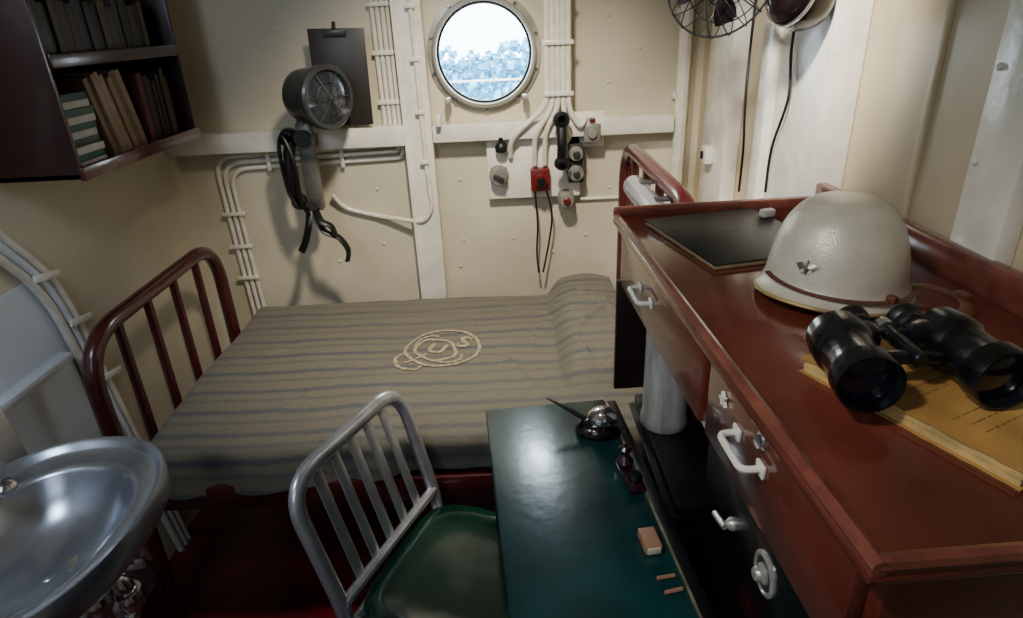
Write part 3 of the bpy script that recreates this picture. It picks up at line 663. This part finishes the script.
hm = T('helmet', 'pale grey steel combat helmet with officer insignia on the dresser', 'helmet', (.441,.797,Z0), math.radians(214))
def hprof(ph):
    a = ph*math.pi/2
    return math.cos(a)**.62, math.sin(a)**1.05
HA, HB, HH = .0925, .087, .134
def hpt(ang, ph, off=0):
    r, z = hprof(ph); x = (HA+off)*r*math.cos(ang); y = (HB+off)*r*math.sin(ang)
    k = math.cos(ang)
    fl = max(0, 1-ph/.13)**2
    x += fl*(.013*max(0,k)**2+.009*math.cos(ang)); y += fl*.009*math.sin(ang)
    zz = .010+(HH+off-.010)*z + fl*(.008*max(0,k)**3 - .006*(1-abs(k)))
    return Vector((x, y, zz))
b = B(); NA = 64; NR = 52; rings = []
phs = [1-(1-i/NR)**1.6 for i in range(NR)]
for ph_ in phs: rings.append([b.verts.new(hpt(2*math.pi*k/NA, ph_)) for k in range(NA)])
top = b.verts.new(hpt(0, 1)); inn = []
for ph_ in phs: inn.append([b.verts.new(hpt(2*math.pi*k/NA, ph_, -.004)) for k in range(NA)])
ti = b.verts.new(hpt(0, 1, -.004))
for R, tp in ((rings, top), (inn, ti)):
    for i in range(NR-1):
        for k in range(NA): b.faces.new((R[i][k], R[i][(k+1) % NA], R[i+1][(k+1) % NA], R[i+1][k]))
    for k in range(NA): b.faces.new((R[-1][k], R[-1][(k+1) % NA], tp))
for k in range(NA): b.faces.new((rings[0][k], rings[0][(k+1) % NA], inn[0][(k+1) % NA], inn[0][k]))
P(b, 'shell', mat('pale_grey_paint', (210,204,186), .27, metal=.1, var=.08, vs=30, bump=.13, bs=380), hm, sm=60)
b = B(); tube(b, [hpt(2*math.pi*k/NA, 0, -.001) for k in range(NA)], .0026, 8, closed=True); P(b, 'rim', mat('rim_tan', (190,168,116), .35, metal=.4), hm)
b = B(); tube(b, [hpt(math.radians(a), .125-.0006*(a+30), .0024) for a in range(-35,116,4)], .0050, 6, flat=.3); box(b, hpt(math.radians(75), .08, .004), (.010,.012,.010), None, .002); P(b, 'chin_strap', leather, hm)
b = B()
def ins(u, v): return hpt(math.radians(6+u*.75), .27+v*.0075, .0014)
for s in (-1, 1):
    for i in range(5): tube(b, [ins(s*1.2, 2-i*.6), ins(s*(7-i*.3), 3.0-i*1.1), ins(s*(14-i*1.5), 1.0-i*1.2)], [.0012,.0012,.0005], 6)
tube(b, [ins(-.8,6.2), ins(.2,5.2), ins(0,3), ins(0,-1)], [.0008,.0015,.0016,.0024], 8); tube(b, [ins(0,-1), ins(0,-3.5), ins(0,-7)], [.0028,.0028,.0010], 8)
tube(b, [ins(-5,-6), ins(0,-5), ins(5,-6)], .0009, 6)
P(b, 'eagle_insignia', mat('dull_silver', (128,122,110), .3, metal=.6), hm, 'silver spread-wing eagle insignia')
b = B(); tube(b, crom([(.515,.775,Z0+.010),(.550,.765,Z0+.014),(.575,.735,Z0+.010),(.560,.700,Z0+.007),(.515,.690,Z0+.010)], 8), .009, 8, flat=.25)
box(b, (.578,.735,Z0+.012), (.014,.020,.010), None, .002); S(b, 'leather_strap', leather, 'brown leather strap with buckle beside the helmet', 'strap')

bk = T('booklet', 'worn yellowed paper booklet under the binoculars', 'book', (.418,.520,Z0), math.radians(24.6))
def sheet(bm, x0, x1, y0, y1, z0, z1, jit, n=24):
    pts = []
    for i in range(n): pts.append((x0+(x1-x0)*i/n, y0))
    for i in range(n): pts.append((x1, y0+(y1-y0)*i/n))
    for i in range(n): pts.append((x1-(x1-x0)*i/n, y1))
    for i in range(n): pts.append((x0, y1-(y1-y0)*i/n))
    pts = [(x+(random.random()-.5)*jit, y+(random.random()-.5)*jit) for x, y in pts]
    lo = [bm.verts.new((x,y,z0)) for x, y in pts]; hi = [bm.verts.new((x,y,z1)) for x, y in pts]
    bm.faces.new(lo[::-1]); bm.faces.new(hi)
    for i in range(len(pts)):
        j = (i+1) % len(pts); bm.faces.new((lo[i],lo[j],hi[j],hi[i]))
b = B(); sheet(b, -.073,.073,-.109,.109,0,.001,.0015); sheet(b, -.073,.073,-.109,.109,.0165,.0175,.0030); P(b, 'cover', oldp, bk)
b = B()
for i in range(6): 
    o = (random.random()-.5)*.003; sheet(b, -.070+o,.070+o,-.106+o,.106+o,.0011+i*.00256,.0036+i*.00256,.0008)
P(b, 'pages', mat('old_page', (206,176,112), .7, var=.2, vs=40), bk)
b = B()
for i in range(13):
    yy = .088-i*.0125
    if i in (2, 3, 8, 9): continue
    x = -.050+random.random()*.02
    while x < .035-random.random()*.03:
        w_ = .004+random.random()*.009; bb(b, (x,yy,.01752), (x+w_,yy+(.004 if i == 0 else .0015),.01760)); x += w_+.003
o = P(b, 'printed_lines', mat('faded_ink', (142,106,62), .7, var=.3, vs=60), bk, 'faded lines of print'); o['kind'] = 'stuff'

# binoculars
bn = T('binoculars', 'black worn naval binoculars resting on the yellow booklet', 'binoculars', (.380,.515,Z0+.0182), math.radians(-2))
wornb = mat('worn_black_metal', (32,35,42), .24, metal=.4, var=.5, vs=25, bump=.1, bs=80, coat=.4)
rb = .030
for s in (-1, 1):
    b = B(); x = s*.053; M = axis((x,.042,rb+.0002), (s*.08-.04,-1,0))
    lathe(b, [(0,-.024),(.023,-.024),(.028,-.020),(.0295,-.005),(.0295,.014),(.027,.018),(.0255,.026),(.0255,.045),(.027,.056),(.0298,.059),(.0298,.078),(.0288,.081),(.0265,.081),(.0255,.075),(.0255,.069)], M, 36)
    P(b, 'objective_barrel', wornb, bn)
    b = B(); lathe(b, [(0,.072),(.012,.071),(.0256,.068)], M, 32); P(b, 'lens', mat('coated_lens', (20,28,44), .05, metal=.3, coat=1), bn)
    b = B(); box(b, (s*.034,.046,rb+.002), (.036,.030,.036), None, .010); P(b, 'prism_housing', wornb, bn)
    b = B(); M2 = axis((s*.027,.052,rb+.005), (0,1,.05)); lathe(b, [(.012,-.005),(.012,.010),(.0145,.012),(.0145,.020),(.0175,.024),(.018,.030),(.015,.034),(.011,.034),(.010,.028),(0,.028)], M2, 28); P(b, 'eyepiece', blackr, bn)
b = B(); cyl(b, (0,-.005,rb+.004), (0,.060,rb+.004), .008); box(b, (0,.010,rb+.001), (.056,.014,.012), None, .004); box(b, (0,.052,rb+.005), (.05,.009,.010), None, .003); P(b, 'hinge', wornb, bn)
b = B(); lathe(b, [(0,.0),(.010,.0),(.011,.004),(.011,.010),(.008,.012),(0,.012)], axis((0,.060,rb+.004), (0,1,0)), 20); P(b, 'focus_wheel', chrome, bn)

# ---------- outside ----------
hedge = mat('distant_foliage', (30,112,160), .9, var=.3, vs=16, col2=(130,205,226), bump=.5, bs=30)
b = B()
for i in range(520):
    t = bmesh.new(); bmesh.ops.create_icosphere(t, subdivisions=2, radius=1)
    x = random.uniform(-1.5,1.1); z = random.uniform(.3,1.18)+.12*noise.noise(Vector((x*1.5,0,0))); rr = random.uniform(.02,.055)
    for v in t.verts:
        v.co *= rr*(1+1.3*noise.noise(v.co*3.1+Vector((i,0,0))))
    merge(b, t, Matrix.Translation((x, 9+random.uniform(-.1,.3)+(1.1-z)*-.3, z)))
for i in range(90):
    x0_ = -2+4*i/90; bb(b, (x0_,9.3,-.2), (x0_+4/90,9.4,1.02+.10*noise.noise(Vector((i*.5,0,0)))))
o = S(b, 'shore_foliage', hedge, 'pale sunlit blue-green foliage along the distant shore', 'foliage', sm=120); o['kind'] = 'stuff'
b = B()
for z in (1.00,1.16): tube(b, [(-2,4.2,z),(2,4.2,z)], .006, 8)
for x in (-1.0,-.32,.8): tube(b, [(x,4.2,0),(x,4.2,1.16)], .007, 8)
S(b, 'deck_railing', pipep, 'white deck railing outside the porthole', 'railing')
b = B(); bb(b, (-3,2.3,-.06), (3,4.4,0)); S(b, 'outer_deck', mat('grey_deck', (110,114,118), .6), 'grey outer deck beyond the bulkhead', 'deck')

# ---------- world & lights ----------
wd = bpy.data.worlds.new('World'); bpy.context.scene.world = wd; wd.use_nodes = True
bg = wd.node_tree.nodes['Background']; bg.inputs[0].default_value = (.76,.91,1,1); bg.inputs[1].default_value = 14
def look(o, loc, tgt):
    o.location = loc; o.rotation_euler = (Vector(tgt)-Vector(loc)).to_track_quat('-Z', 'Y').to_euler()
def area(name, loc, tgt, size, power, col, sy=None):
    L = bpy.data.lights.new(name, 'AREA'); L.energy = power; L.color = col; L.size = size
    if sy: L.shape = 'RECTANGLE'; L.size_y = sy
    o = bpy.data.objects.new(name, L); C.objects.link(o); look(o, loc, tgt); return o
def spot(name, loc, tgt, ang, power, col, rad=.06, blend=1):
    L = bpy.data.lights.new(name, 'SPOT'); L.energy = power; L.color = col; L.spot_size = math.radians(ang); L.spot_blend = blend; L.shadow_soft_size = rad
    o = bpy.data.objects.new(name, L); C.objects.link(o); look(o, loc, tgt); return o
spot('overhead_lamp', (-.05,1.15,2.08), (-.05,1.97,.75), 84, 115, (1,.90,.74), .06)
spot('column_fill_spot', (.15,.75,1.95), (.60,1.42,1.35), 45, 100, (1,.95,.88), .04)  # added spot without a fixture, brightens the right wall columns
spot('dresser_fill_spot', (-.35,.15,1.95), (.35,.60,1.08), 48, 26, (1,.92,.84), .05)  # fill added to lift the dresser front and top, no real lamp there
spot('porthole_daylight', (-.05,3.8,2.08), (-.05,2.2,1.405), 16, 100, (.72,.88,1), .15, .3)
area('doorway_light', (-.45,-.55,1.7), (-.4,1.3,.5), .6, 3.6, (.66,.80,1), .9)
area('basin_fill_area', (-.80,.35,1.95), (-1.0,1.05,.85), .25, 5.5, (.66,.82,1))  # added cool fill for the left wall and sink, stands for no fixture

# ---------- camera ----------
p, r = math.radians(24.5), math.radians(2.6)
F = Vector((0, math.cos(p), -math.sin(p))); R0 = Vector((1,0,0)); U0 = Vector((0, math.sin(p), math.cos(p)))
R = R0*math.cos(r)-U0*math.sin(r); U = U0*math.cos(r)+R0*math.sin(r)
cam = bpy.data.cameras.new('Camera'); co = bpy.data.objects.new('Camera', cam); C.objects.link(co)
Mx = Matrix((R, U, -F)).transposed().to_4x4(); Mx.translation = (0,0,1.5); co.matrix_world = Mx
cam.sensor_width = 36; cam.lens = 635/1023*36; cam.clip_start = .02
bpy.context.scene.camera = co
